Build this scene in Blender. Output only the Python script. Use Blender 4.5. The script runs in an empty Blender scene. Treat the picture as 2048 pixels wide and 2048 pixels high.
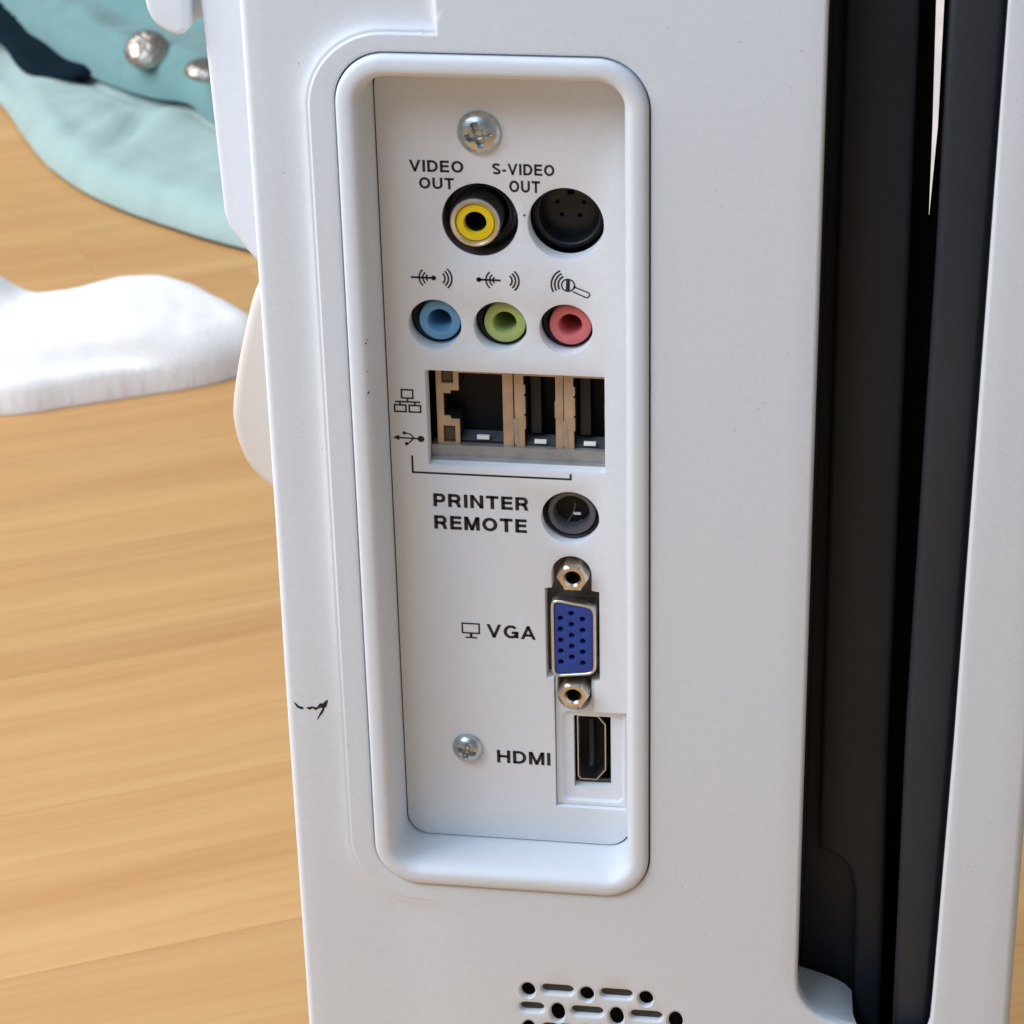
import bpy, bmesh, math, random
import numpy as np
from mathutils import Vector, Matrix, noise
from mathutils.geometry import delaunay_2d_cdt
random.seed(4)
C = bpy.context.scene.collection
sc = bpy.context.scene
FZ = 170.0            # all measures in mm; the point the camera looks at is 170 mm above the floor

# ------------------------------------------------------------------ camera
rt = Vector((0.98876742, 0.14780499, -0.02219646)); up = Vector((-0.0477571, 0.45315691, 0.89015059)); fw = Vector((-0.14162718, 0.87909186, -0.45512552))
cd = bpy.data.cameras.new('camera'); cam = bpy.data.objects.new('camera', cd); C.objects.link(cam)
m = Matrix((rt, up, -fw)).transposed().to_4x4()
m.translation = (-fw * 480 + Vector((0, 0, FZ))) / 1000
cam.matrix_world = m
cd.sensor_width = 36; cd.lens = 5450.185836 / 2048 * 36; cd.clip_start = .02; cd.clip_end = 50
cd.dof.use_dof = True; cd.dof.focus_distance = .49; cd.dof.aperture_fstop = 64
sc.camera = cam

# ------------------------------------------------------------------ light
w = bpy.data.worlds.new('World'); sc.world = w; w.use_nodes = True
bg = w.node_tree.nodes['Background']; bg.inputs[0].default_value = (.82, .90, 1, 1); bg.inputs[1].default_value = .26
def area(name, loc, target, sx, sy, power, col):
    l = bpy.data.lights.new(name, 'AREA'); l.shape = 'RECTANGLE'; l.size = sx; l.size_y = sy; l.energy = power; l.color = col
    o = bpy.data.objects.new(name, l); C.objects.link(o); o.location = loc
    o.rotation_euler = (Vector(target) - Vector(loc)).to_track_quat('-Z', 'Y').to_euler()
area('window_light', (-1.25, .0, 1.25), (0, 0, .25), 2.0, 1.0, 49, (.93, .95, 1))
area('cool_fill', (-.28, -.42, .76), (0, 0, .28), .4, .3, 2.9, (.56, .74, 1))  # added cool front fill, set close so the upper face gets more
# added spot on the unseen floor in front, so warm bounce reaches the lower face
sl_ = bpy.data.lights.new('bounce_spot', 'SPOT'); sl_.energy = 26; sl_.spot_size = math.radians(10); sl_.spot_blend = .5; sl_.color = (1, .92, .80); sl_.shadow_soft_size = .05
so_ = bpy.data.objects.new('bounce_spot', sl_); C.objects.link(so_); so_.location = (.05, -.75, 1.5); so_.rotation_euler = (Vector((.02, -.14, 0)) - Vector(so_.location)).to_track_quat('-Z', 'Y').to_euler()
sc.view_settings.view_transform = 'Standard'; sc.view_settings.look = 'None'; sc.view_settings.exposure = 0; sc.view_settings.gamma = 1

# ------------------------------------------------------------------ materials
def mat(name, col, rough=.5, metal=0, bump=None, var=None, coat=0, spec=.5):
    """bump = (scale, distance m); var = (scale, amount)"""
    M = bpy.data.materials.new(name); M.use_nodes = True; nt = M.node_tree; b = nt.nodes['Principled BSDF']
    b.inputs['Base Color'].default_value = (*col, 1); b.inputs['Roughness'].default_value = rough; b.inputs['Metallic'].default_value = metal
    b.inputs['Specular IOR Level'].default_value = spec; b.inputs['Coat Weight'].default_value = coat
    tc = nt.nodes.new('ShaderNodeTexCoord')
    if bump:
        n = nt.nodes.new('ShaderNodeTexNoise'); n.inputs['Scale'].default_value = bump[0]; n.inputs['Detail'].default_value = 3
        bp = nt.nodes.new('ShaderNodeBump'); bp.inputs['Distance'].default_value = bump[1]; bp.inputs['Strength'].default_value = 1
        nt.links.new(tc.outputs['Object'], n.inputs[0]); nt.links.new(n.outputs[0], bp.inputs['Height']); nt.links.new(bp.outputs[0], b.inputs['Normal'])
    if var:
        n = nt.nodes.new('ShaderNodeTexNoise'); n.inputs['Scale'].default_value = var[0]; n.inputs['Detail'].default_value = 6
        r = nt.nodes.new('ShaderNodeValToRGB'); a = var[1]
        r.color_ramp.elements[0].position = .3; r.color_ramp.elements[1].position = .7
        r.color_ramp.elements[0].color = (*[c * (1 - a) for c in col], 1); r.color_ramp.elements[1].color = (*[min(1, c * (1 + a)) for c in col], 1)
        nt.links.new(tc.outputs['Object'], n.inputs[0]); nt.links.new(n.outputs[0], r.inputs[0]); nt.links.new(r.outputs[0], b.inputs['Base Color'])
    return M
M_white = mat('white_plastic', (.725, .765, .805), .52, bump=(2200, .00003), var=(900, .02), spec=.3)
M_panel = mat('painted_panel', (.79, .81, .83), .55, bump=(2200, .00003), var=(900, .02), spec=.3)
M_side = mat('side_plastic', (.74, .73, .71), .45, bump=(2600, .00002))
M_grip = mat('grip_plastic', (.66, .61, .55), .5, bump=(2600, .00002))  # occlusion and warm bounce tinted into the grip's colour
M_grip_dust = mat('dust', (.38, .35, .32), .9)
M_louvre = mat('louvre_plastic', (.06, .056, .052), .7)
M_black = mat('black_plastic', (.030, .034, .042), .5, bump=(2500, .00003), var=(25, .1), spec=.25)
M_dark = mat('dark_interior', (.006, .006, .007), .7)
M_print = mat('black_ink', (.012, .012, .014), .6)
M_screw = mat('zinc_metal', (.55, .58, .58), .34, 1, bump=(900, .00006), var=(700, .25))
M_nickel = mat('nickel_metal', (.66, .60, .52), .28, 1, bump=(700, .00005), var=(500, .2))
M_shell = mat('tinned_shell', (.72, .69, .64), .3, 1, bump=(600, .00004))
M_tan = mat('plated_can', (.49, .37, .26), .42, .4, bump=(500, .00008), var=(260, .16))
M_grey = mat('sheet_metal', (.40, .39, .37), .45, .6, bump=(700, .00006), var=(300, .15))
M_wall = mat('dark_edge', (.12, .10, .09), .55, .1, var=(300, .15))
M_blue = mat('vga_blue', (.016, .055, .30), .55, var=(600, .12))
M_yellow = mat('rca_yellow', (.86, .62, .012), .4, var=(400, .05))
M_jblue = mat('jack_blue', (.15, .37, .60), .5, var=(400, .08))
M_jgreen = mat('jack_green', (.40, .50, .16), .5, var=(400, .08))
M_jpink = mat('jack_pink', (.66, .17, .17), .5, var=(400, .08))
M_led = mat('smoked_window', (.055, .042, .03), .25, var=(300, .2))
M_tab = mat('spring_tab', (.92, .90, .86), .5, .0)
M_ring = mat('dark_chrome', (.11, .115, .125), .4, .3)
M_sv = mat('socket_black', (.006, .007, .010), .5)

def wood():
    M = bpy.data.materials.new('oak_laminate'); M.use_nodes = True; nt = M.node_tree; N = nt.nodes; L = nt.links; b = N['Principled BSDF']
    tc = N.new('ShaderNodeTexCoord'); oi = N.new('ShaderNodeObjectInfo')
    off = N.new('ShaderNodeVectorMath'); off.operation = 'SCALE'; cmb = N.new('ShaderNodeCombineXYZ')
    L.new(oi.outputs['Random'], cmb.inputs[0]); L.new(oi.outputs['Random'], cmb.inputs[1]); L.new(cmb.outputs[0], off.inputs[0]); off.inputs['Scale'].default_value = 7
    ad = N.new('ShaderNodeVectorMath'); ad.operation = 'ADD'; L.new(tc.outputs['Object'], ad.inputs[0]); L.new(off.outputs[0], ad.inputs[1])
    # slow waviness of the grain
    wn = N.new('ShaderNodeTexNoise'); wn.inputs['Scale'].default_value = 7; wn.inputs['Detail'].default_value = 2
    L.new(ad.outputs[0], wn.inputs[0])
    ws = N.new('ShaderNodeVectorMath'); ws.operation = 'MULTIPLY_ADD'; L.new(wn.outputs['Color'], ws.inputs[0]); ws.inputs[1].default_value = (0, .012, 0); L.new(ad.outputs[0], ws.inputs[2])
    def streak(sx, sy, det, rough=.6):
        mp = N.new('ShaderNodeMapping'); mp.inputs['Scale'].default_value = (sx, sy, 1); L.new(ws.outputs[0], mp.inputs[0])
        n = N.new('ShaderNodeTexNoise'); n.inputs['Scale'].default_value = 1; n.inputs['Detail'].default_value = det; n.inputs['Roughness'].default_value = rough
        L.new(mp.outputs[0], n.inputs[0]); return n
    s1 = streak(2.2, 60, 4); s2 = streak(14, 330, 3); s3 = streak(1.6, 16, 2)
    r1 = N.new('ShaderNodeValToRGB'); e = r1.color_ramp.elements
    e[0].position = .28; e[0].color = (.535, .305, .125, 1); e[1].position = .66; e[1].color = (.63, .385, .168, 1)
    x = e.new(.5); x.color = (.59, .352, .148, 1)
    L.new(s1.outputs[0], r1.inputs[0])
    mx = N.new('ShaderNodeMix'); mx.data_type = 'RGBA'; mx.blend_type = 'MULTIPLY'; mx.inputs[0].default_value = .35
    r2 = N.new('ShaderNodeValToRGB'); r2.color_ramp.elements[0].position = .38; r2.color_ramp.elements[0].color = (.86, .82, .77, 1); r2.color_ramp.elements[1].position = .56; r2.color_ramp.elements[1].color = (1, 1, 1, 1)
    L.new(s2.outputs[0], r2.inputs[0]); L.new(r1.outputs[0], mx.inputs[6]); L.new(r2.outputs[0], mx.inputs[7])
    mx2 = N.new('ShaderNodeMix'); mx2.data_type = 'RGBA'; mx2.blend_type = 'MULTIPLY'; mx2.inputs[0].default_value = 1
    r3 = N.new('ShaderNodeValToRGB'); r3.color_ramp.elements[0].position = .35; r3.color_ramp.elements[0].color = (.93, .87, .82, 1); r3.color_ramp.elements[1].position = .65; r3.color_ramp.elements[1].color = (1, 1, .97, 1)
    L.new(s3.outputs[0], r3.inputs[0]); L.new(mx.outputs[2], mx2.inputs[6]); L.new(r3.outputs[0], mx2.inputs[7])
    hv = N.new('ShaderNodeHueSaturation'); mr = N.new('ShaderNodeMapRange'); mr.inputs['To Min'].default_value = .93; mr.inputs['To Max'].default_value = 1.04
    L.new(oi.outputs['Random'], mr.inputs[0]); L.new(mr.outputs[0], hv.inputs['Value']); L.new(mx2.outputs[2], hv.inputs['Color'])
    L.new(hv.outputs[0], b.inputs['Base Color']); b.inputs['Roughness'].default_value = .5; b.inputs['Specular IOR Level'].default_value = .3
    bp = N.new('ShaderNodeBump'); bp.inputs['Distance'].default_value = .0002; bp.inputs['Strength'].default_value = .5; L.new(s2.outputs[0], bp.inputs['Height']); L.new(bp.outputs[0], b.inputs['Normal'])
    return M
M_wood = wood()
def fabric(name, col, scale, dist, rough=.9, var=.06):
    M = mat(name, col, rough, bump=(scale, dist), var=(60, var), spec=.15)
    b = M.node_tree.nodes['Principled BSDF']; b.inputs['Sheen Weight'].default_value = .25; b.inputs['Sheen Roughness'].default_value = .5
    return M
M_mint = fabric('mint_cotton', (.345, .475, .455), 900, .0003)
M_mint2 = fabric('mint_cotton_shade', (.16, .30, .30), 900, .0003)  # darker teal of the placket, partly its own, partly shade in the colour
M_navy = mat('navy_gap_eyelet', (.006, .016, .024), .95, bump=(900, .0003), spec=.05)  # deep shadow under the placket kept as colour; the eyelet shares it
M_sock = fabric('white_knit', (.88, .87, .86), 1500, .0003, var=.02)
M_pale = fabric('pale_cloth', (.85, .72, .66), 900, .0003)
M_snap = mat('hammered_snap', (.46, .42, .37), .38, 1, bump=(260, .0012), var=(150, .3))

# ------------------------------------------------------------------ helpers
WP = {}
def obj(name, vf, material, parent=None, loc=(0, 0, 0), smooth=35, kind=None, label=None):
    """vf = (verts in mm relative to loc, faces); loc in mm (x, y, z) with z counted from the camera's aim height"""
    if isinstance(vf, bpy.types.Mesh): me = vf
    else:
        v, f = vf
        me = bpy.data.meshes.new(name); me.from_pydata([(a / 1000, b / 1000, c / 1000) for a, b, c in v], [], f); me.validate(); me.update()
        bm = bmesh.new(); bm.from_mesh(me); bmesh.ops.remove_doubles(bm, verts=bm.verts, dist=1e-6)
        if smooth: bmesh.ops.recalc_face_normals(bm, faces=bm.faces)
        bm.to_mesh(me); bm.free()
        if smooth:
            for p in me.polygons: p.use_smooth = True
            me.set_sharp_from_angle(angle=math.radians(smooth))
        me.materials.append(material)
    o = bpy.data.objects.new(name, me); C.objects.link(o)
    wp = Vector((loc[0], loc[1], loc[2] + FZ)) / 1000
    if parent is not None:
        o.parent = parent; o.location = wp - WP[parent.name]
    else: o.location = wp
    WP[o.name] = wp
    if kind: o['kind'] = kind
    if label: o['label'] = label
    return o
def thing(name, loc, label, cat, group=None):
    o = bpy.data.objects.new(name, None); C.objects.link(o); o.empty_display_size = .02
    wp = Vector((loc[0], loc[1], loc[2] + FZ)) / 1000; o.location = wp; WP[o.name] = wp
    o['label'] = label; o['category'] = cat
    if group: o['group'] = group
    return o
def join(*parts):
    V = []; F = []
    for v, f in parts:
        n = len(V); V += list(v); F += [tuple(i + n for i in q) for q in f]
    return V, F
def shift(vf, dx=0, dy=0, dz=0): return [(a + dx, b + dy, c + dz) for a, b, c in vf[0]], vf[1]
def circ(cx, cz, r, n=48, ry=None, a0=0):
    ry = r if ry is None else ry
    return [(cx + r * math.cos(a0 + 2 * math.pi * i / n), cz + ry * math.sin(a0 + 2 * math.pi * i / n)) for i in range(n)]
def rrect(x0, z0, x1, z1, r, off=0, n=8, straight=0):
    """counter-clockwise rounded rectangle grown by off; same vertex count for every off"""
    x0 -= off; z0 -= off; x1 += off; z1 += off; r = max(r + off, .02); P = []
    cs = [(x1 - r, z0 + r, -90), (x1 - r, z1 - r, 0), (x0 + r, z1 - r, 90), (x0 + r, z0 + r, 180)]
    for cx, cz, a in cs:
        for i in range(n + 1):
            t = math.radians(a + 90 * i / n); P.append((cx + r * math.cos(t), cz + r * math.sin(t)))
    if straight:
        Q = []
        for i, p in enumerate(P):
            q = P[(i + 1) % len(P)]; Q.append(p)
            if i % (n + 1) == n:
                for k in range(1, straight): Q.append((p[0] + (q[0] - p[0]) * k / straight, p[1] + (q[1] - p[1]) * k / straight))
        P = Q
    return P
def capsule(x0, z0, x1, z1, off=0, n=8): return rrect(x0, z0, x1, z1, min(x1 - x0, z1 - z0) / 2, off, n)
def area2(P): return sum(P[i - 1][0] * P[i][1] - P[i][0] * P[i - 1][1] for i in range(len(P))) / 2
def offset(P, d):
    """grow (d>0) a closed polygon by mitred normals"""
    if area2(P) < 0: P = P[::-1]
    n = len(P); Q = []
    for i in range(n):
        a = Vector(P[i - 1]); b = Vector(P[i]); c = Vector(P[(i + 1) % n])
        e1 = (b - a).normalized(); e2 = (c - b).normalized()
        n1 = Vector((e1.y, -e1.x)); n2 = Vector((e2.y, -e2.x)); k = n1 + n2
        k = k / max(.35, k.dot(k) / 2) if k.length > 1e-6 else n1
        Q.append((b.x + k.x * d, b.y + k.y * d))
    return Q
def inside(P, X):
    P = np.array(P); X = np.atleast_2d(X); r = np.zeros(len(X), bool); n = len(P); j = n - 1
    for i in range(n):
        xi, yi = P[i]; xj, yj = P[j]
        with np.errstate(divide='ignore', invalid='ignore'):
            c = ((yi > X[:, 1]) != (yj > X[:, 1])) & (X[:, 0] < (xj - xi) * (X[:, 1] - yi) / (yj - yi) + xi)
        r ^= c; j = i
    return r
def dist(P, X, closed=True):
    P = np.array(P, float); X = np.atleast_2d(X).astype(float); D = np.full(len(X), 1e9)
    for i in range(len(P) if closed else len(P) - 1):
        a = P[i]; b = P[(i + 1) % len(P)]; ab = b - a; t = np.clip(((X - a) @ ab) / max(ab @ ab, 1e-12), 0, 1)
        D = np.minimum(D, np.hypot(*(X - a - t[:, None] * ab).T))
    return D
def fill(outline, holes=(), pts=()):
    """constrained Delaunay filling of outline minus holes, with extra points; returns (2-D points, triangles)"""
    V = []; E = []
    for lp in [outline, *holes]:
        s = len(V); V += [Vector(p) for p in lp]; E += [(s + i, s + (i + 1) % len(lp)) for i in range(len(lp))]
    V += [Vector(p) for p in pts]
    v, e, f, *_ = delaunay_2d_cdt(V, E, [], 0, 1e-5)
    v = np.array([tuple(a) for a in v]); f = np.array([tuple(q) for q in f]); c = v[f].mean(1)
    k = inside(outline, c)
    for h in holes: k &= ~inside(h, c)
    return v, f[k]
def grid(outline, step, holes=(), margin=.5):
    P = np.array(outline); x0, z0 = P.min(0); x1, z1 = P.max(0)
    gx, gz = np.meshgrid(np.arange(x0, x1, step), np.arange(z0, z1, step)); G = np.stack([gx.ravel(), gz.ravel()], 1)
    k = inside(outline, G) & (dist(outline, G) > margin)
    G = G[k]
    for h in holes:
        k = ~inside(h, G) & (dist(h, G) > margin); G = G[k]
    return [tuple(p) for p in G]
def rings(loops, close=False):
    """quads bridging a list of equally long 3-D loops"""
    V = [p for lp in loops for p in lp]; n = len(loops[0]); F = []
    for k in range(len(loops) - 1):
        for i in range(n):
            j = (i + 1) % n; F.append((k * n + i, k * n + j, (k + 1) * n + j, (k + 1) * n + i))
    if close: F.append(tuple(range((len(loops) - 1) * n, len(loops) * n)))
    return V, F
def loop3(P, y): return [(x, y, z) for x, z in P]
def plate(outline, holes, y, t, bevel=.15, ob=None, hole_t=None):
    """flat plate whose front is at depth y: bevelled hole rims and outer rim, walls t deep"""
    ob = bevel if ob is None else ob
    if area2(outline) < 0: outline = outline[::-1]
    hs = [h if area2(h) > 0 else h[::-1] for h in holes]
    oh = [offset(h, bevel) for h in hs]; oo = offset(outline, -ob)
    v, f = fill(oo, oh)
    out = [([(a, y, b) for a, b in v], [tuple(q) for q in f])]
    for h in hs:
        out.append(rings([loop3(offset(h, bevel), y), loop3(offset(h, bevel * .3), y + bevel * .3), loop3(h, y + bevel), loop3(h, y + (hole_t or t))]))
    out.append(rings([loop3(oo, y), loop3(offset(outline, -ob * .3), y + ob * .3), loop3(outline, y + ob), loop3(outline, y + t)]))
    return join(*out)
def block(outline, y0, y1, bevel=.2, back=True):
    P = outline if area2(outline) > 0 else outline[::-1]
    a = rings([loop3(offset(P, -bevel), y0), loop3(offset(P, -bevel * .3), y0 + bevel * .3), loop3(P, y0 + bevel), loop3(P, y1)])
    v, f = fill(offset(P, -bevel)); b = ([(p, y0, q) for p, q in v], [tuple(q) for q in f])
    return join(a, b)
def box(x0, y0, z0, x1, y1, z1, bevel=.1): return block([(x0, z0), (x1, z0), (x1, z1), (x0, z1)], y0, y1, bevel)
def lathe(profile, n=48, cx=0, cz=0):
    """profile = (radius, y) from inside to outside; axis along y"""
    return rings([loop3(circ(cx, cz, r, n), y) for r, y in profile])
def disc(r, y, n=40, cx=0, cz=0): return [(cx, y, cz)] + loop3(circ(cx, cz, r, n), y), [(0, 1 + i, 1 + (i + 1) % n) for i in range(n)]
def ribbon(P, wd, y=0, closed=False):
    """flat printed line along a polyline"""
    n = len(P); L = []; R = []
    for i in range(n):
        a = Vector(P[i - 1] if (i or closed) else P[0]); b = Vector(P[i]); c = Vector(P[(i + 1) % n] if (i < n - 1 or closed) else P[-1])
        e1 = (b - a).normalized() if (b - a).length > 1e-9 else (c - b).normalized(); e2 = (c - b).normalized() if (c - b).length > 1e-9 else e1
        k = Vector((-e1.y, e1.x)) + Vector((-e2.y, e2.x)); k = k / max(.5, k.dot(k) / 2)
        L.append((b.x + k.x * wd / 2, y, b.y + k.y * wd / 2)); R.append((b.x - k.x * wd / 2, y, b.y - k.y * wd / 2))
    V = L + R; F = [(i, (i + 1) % n, n + (i + 1) % n, n + i) for i in range(n if closed else n - 1)]
    return V, F
def arc(cx, cz, r, a0, a1, n=12): return [(cx + r * math.cos(math.radians(a0 + (a1 - a0) * i / n)), cz + r * math.sin(math.radians(a0 + (a1 - a0) * i / n))) for i in range(n + 1)]
def glyph(ch, t):
    """strokes of a grotesque capital, height 1; returns (width, [polylines], stroke)"""
    h = t / 2; T = 1 - h
    def el(cx, cz, rx, rz, a0, a1, n=14): return [(cx + rx * math.cos(math.radians(a0 + (a1 - a0) * k / n)), cz + rz * math.sin(math.radians(a0 + (a1 - a0) * k / n))) for k in range(n + 1)]
    if ch == 'I': return t, [[(h, 0), (h, 1)]]
    if ch == '-': return .3, [[(0, .36), (.3, .36)]]
    if ch == 'T': return .72, [[(0, T), (.72, T)], [(.36, 0), (.36, 1)]]
    if ch == 'E': return .66, [[(h, 0), (h, 1)], [(h, h), (.66, h)], [(h, .52), (.62, .52)], [(h, T), (.65, T)]]
    if ch == 'H': return .76, [[(h, 0), (h, 1)], [(.76 - h, 0), (.76 - h, 1)], [(h, .52), (.76 - h, .52)]]
    if ch == 'N': return .76, [[(h, 0), (h, 1)], [(.76 - h, 0), (.76 - h, 1)], [(h, 1.06), (.76 - h, -.06)]]
    if ch == 'M': return .88, [[(h, 0), (h, 1)], [(.88 - h, 0), (.88 - h, 1)], [(h + .02, 1.1), (.46, -.02)], [(.42, -.02), (.86 - h, 1.1)]]
    if ch == 'V': return .80, [[(h - .02, 1.1), (.42, -.04)], [(.38, -.04), (.82 - h, 1.1)]]
    if ch == 'A': return .82, [[(h - .02, -.1), (.43, 1.04)], [(.39, 1.04), (.84 - h, -.1)], [(.2, .3), (.62, .3)]]
    if ch == 'D': return .76, [[(h, 0), (h, 1)], [(h, h), (.34, h)] + el(.34, .5, .42 - h, .5 - h, -90, 90) + [(h, T)]]
    if ch == 'O': return .86, [el(.43, .5, .43 - h, .5 - h, 0, 360, 30)]
    if ch == 'U': return .76, [[(h, 1), (h, .36)] + el(.38, .36, .38 - h, .36 - h, 180, 360) + [(.76 - h, 1)]]
    if ch == 'P': return .70, [[(h, 0), (h, 1)], [(h, .42), (.44, .42)] + el(.44, (T + .42) / 2, .26 - h, (T - .42) / 2, -90, 90) + [(h, T)]]
    if ch == 'R': return .76, [[(h, 0), (h, 1)], [(h, .46), (.46, .46)] + el(.46, (T + .46) / 2, .26 - h, (T - .46) / 2, -90, 90) + [(h, T)], [(.40, .46), (.56, .32), (.74 - h, -.06)]]
    if ch == 'S': return .70, [el(.35, .735, .35 - h, .265 - h, 20, 232, 14) + el(.35, .265, .35 - h, .265 - h + .0, 52, -160, 14)]
    if ch == 'G': return .84, [el(.43, .5, .43 - h, .5 - h, 42, 322, 22), [(.84, .44), (.46, .44)], [(.84 - h, .5), (.84 - h, .04)]]
def text(body, x0, x1, z0, z1, parent, t=.19, gap=.15, y=9.95, name='printed_lettering'):
    cx = 0; P = []
    for ch in body:
        wd, st = glyph(ch, t)
        for q in st:
            cl = q[0] == q[-1] or math.hypot(q[0][0] - q[-1][0], q[0][1] - q[-1][1]) < 1e-6
            v, f = ribbon(q[:-1] if cl else q, t, 0, cl); P.append(([(a + cx, 0, min(1, max(0, b))) for a, _, b in v], f))
        cx += wd + gap
    cx -= gap; V, F = join(*P)
    return obj(name, ([(a / cx * (x1 - x0), 0, b * (z1 - z0)) for a, _, b in V], F), M_print, parent, (x0, y, z0), smooth=0)
def copy(o, parent, loc, label=None, material=None):
    c = o.copy(); C.objects.link(c); wp = Vector((loc[0], loc[1], loc[2] + FZ)) / 1000; WP[c.name] = wp
    c.parent = parent; c.location = wp - WP[parent.name]
    if label: c['label'] = label
    for ch in o.children:
        d = ch.copy(); C.objects.link(d); d.parent = c; WP[d.name] = wp + ch.location
    return c

# ------------------------------------------------------------------ floor of laminate strips
floor = obj('floor', ([(-1500, -1200, 0), (1500, -1200, 0), (1500, 2200, 0), (-1500, 2200, 0)], [(0, 1, 2, 3)]), M_wood, None, (0, 0, -FZ - 7.2), smooth=0, kind='structure')
ga = math.atan2(.455, .895); gd = Vector((math.cos(ga), math.sin(ga))); gp = Vector((-gd.y, gd.x))
WID = 70.; LEN = 480.
pb = bmesh.new(); bmesh.ops.create_cube(pb, size=1)
for v in pb.verts: v.co = Vector((v.co.x * (LEN - .08) / 1000, v.co.y * (WID - .08) / 1000, v.co.z * .007))
bmesh.ops.bevel(pb, geom=[e for e in pb.edges if e.verts[0].co.z > 0 and e.verts[1].co.z > 0], offset=.00008, segments=1, affect='EDGES')
pm = bpy.data.meshes.new('plank'); pb.to_mesh(pm); pb.free(); pm.materials.append(M_wood)
org = Vector((-159, 143))                   # a long joint runs through here
rnd = random.Random(11)
for r in range(-9, 22):
    sh = rnd.uniform(0, LEN)
    if r == -1: sh = 0
    for k in range(-4, 5):
        c2 = org + gp * (WID * (r + .5)) + gd * (LEN * k + sh)
        if r == -2: c2 = org + gp * (WID * (r + .5)) + gd * (LEN * (k + .5) + 62)
        if abs(c2.x + 50) > 800 or c2.y < -620 or c2.y > 1500: continue
        o = bpy.data.objects.new('plank', pm); C.objects.link(o); o.parent = floor
        wp = Vector((c2.x, c2.y, -3.5)) / 1000; o.location = wp - WP['floor'] + Vector((0, 0, 0)); o.rotation_euler = (0, 0, ga)

# ------------------------------------------------------------------ the white instrument housing
dev = thing('equipment_housing', (25, 40, -FZ), 'white plastic equipment housing with a recessed connector bay, standing on the wooden floor', 'electronic device')

# rear face as a height field (depth in y)
FX0, FX1, FZ0, FZ1 = -43.6, 92.6, -168.5, 130.
BX0, BZ0, BX1, BZ1, BR = -27.85, -80.3, 24.15, 83.0, 8.6     # outline of the bay frame
def sstep(a, b, x): t = np.clip((x - a) / (b - a), 0, 1); return t * t * (3 - 2 * t)
PD = np.array([-9, 0, .12, .3, .45, .75, .95, 1.3, 1.9, 2.8, 4.2, 6.5, 400]); PY = np.array([0, 0, .05, .32, .38, .38, .44, .66, .92, 1.12, 1.24, 1.28, 1.28])
def face_y(x, z):
    x = np.asarray(x, float); z = np.asarray(z, float)
    x0, z0, z1, r = -32.2, -84.2, 86.2, 13.
    qx = np.maximum((x0 + r) - x, 0); qz = np.maximum(np.maximum((z0 + r) - z, z - (z1 - r)), 0)
    d = np.hypot(qx, qz) - r
    dh = (-10.3 - x) * 2.6
    d = np.minimum(d, dh)
    a = .30 + .70 * sstep(-48, 5, z)
    low = sstep(-60, -76, z); a = a * (1 - low) + low * .30 * sstep(-10.3, -26, x)
    return np.interp(d, PD, PY) * a
path = []
for off in [-.25, -.05, 0, .06, .12, .2, .3, .38, .45, .6, .75, .85, .95, 1.1, 1.3, 1.6, 1.9, 2.3, 2.8, 3.5, 4.2, 5.2, 6.5]:
    r = 13 + off
    pl = [(-32.2 - off, z) for z in np.arange(-71.2, 73.3, 1.3)]
    pl += [(-19.2 + r * math.cos(math.radians(t)), 73.2 + r * math.sin(math.radians(t))) for t in np.arange(178, 91, -3)]
    pl += [(x, 86.2 + off) for x in np.arange(-19, -10.3 - off / 2.6 - .05, 1)]
    pl += [(-19.2 + r * math.cos(math.radians(t)), -71.2 + r * math.sin(math.radians(t))) for t in np.arange(183, 270, 3)]
    pl += [(x, -84.2 - off) for x in np.arange(-19, -10.4, 1.2)]
    path += pl
for dx in [-.1, 0, -.05, -.12, -.2, -.3, -.4, -.5, -.75, -1.1, -1.6, -2.5]:
    path += [(-10.3 + dx, z) for z in np.arange(86.3 - dx * .0 + .02, 129, 1.)]
path += [(x, z) for x in np.arange(-12.2, -9.6, .17) for z in np.arange(85.4, 88.6, .21)]
chan = [(52.7, 126), (52.55, 10), (52.5, -96.0)] + [(52.75, -99.4), (53.5, -101.4), (54.6, -103.1), (56.1, -104.6), (57.9, -105.8), (60.5, -106.9), (64, -107.9), (69, -108.7), (73.5, -109.0), (76.0, -108.4), (77.3, -107.0), (77.8, -104.8)] + [(78.0, -98.7), (79.1, -43.7), (80.1, 48), (80.9, 126)]
vent_h = []; vent_s = []
for row in range(6):
    z = -104.0 - 4.65 * row; odd = row % 2
    xs = [.8 + 5.75 * odd + 11.45 * k for k in range(3 if row < 2 else 4)]
    for x in xs:
        vent_h.append((x, z if row == 0 else z - .2, 1.45, 1.85 if row == 0 else 2.35))
        if x != xs[-1]: vent_s.append((x + 2.75, z + .55, x + 8.9, z + 2.6) if False else (x + 2.6, z - .5, x + 8.9, z + 1.75))
    if odd: vent_s.append((-.9, z - .5, 3.9, z + 1.75))
FE = 1.6
faceout = rrect(FX0 + FE, FZ0 + FE, FX1 - FE, FZ1 - FE, 4, 0, 6, 40)
baylp = rrect(BX0, BZ0, BX1, BZ1, BR, .85, 14, 50)
chlp = offset(chan, .8)
hl = [offset(circ(x, z, a, 20, b), .35) for x, z, a, b in vent_h]
sl = [capsule(*s, .45, 7) for s in vent_s]
holes = [baylp, chlp] + hl + sl
allp = [p for p in path if not inside(baylp, [p])[0] and dist(baylp, [p])[0] > .25]
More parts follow.
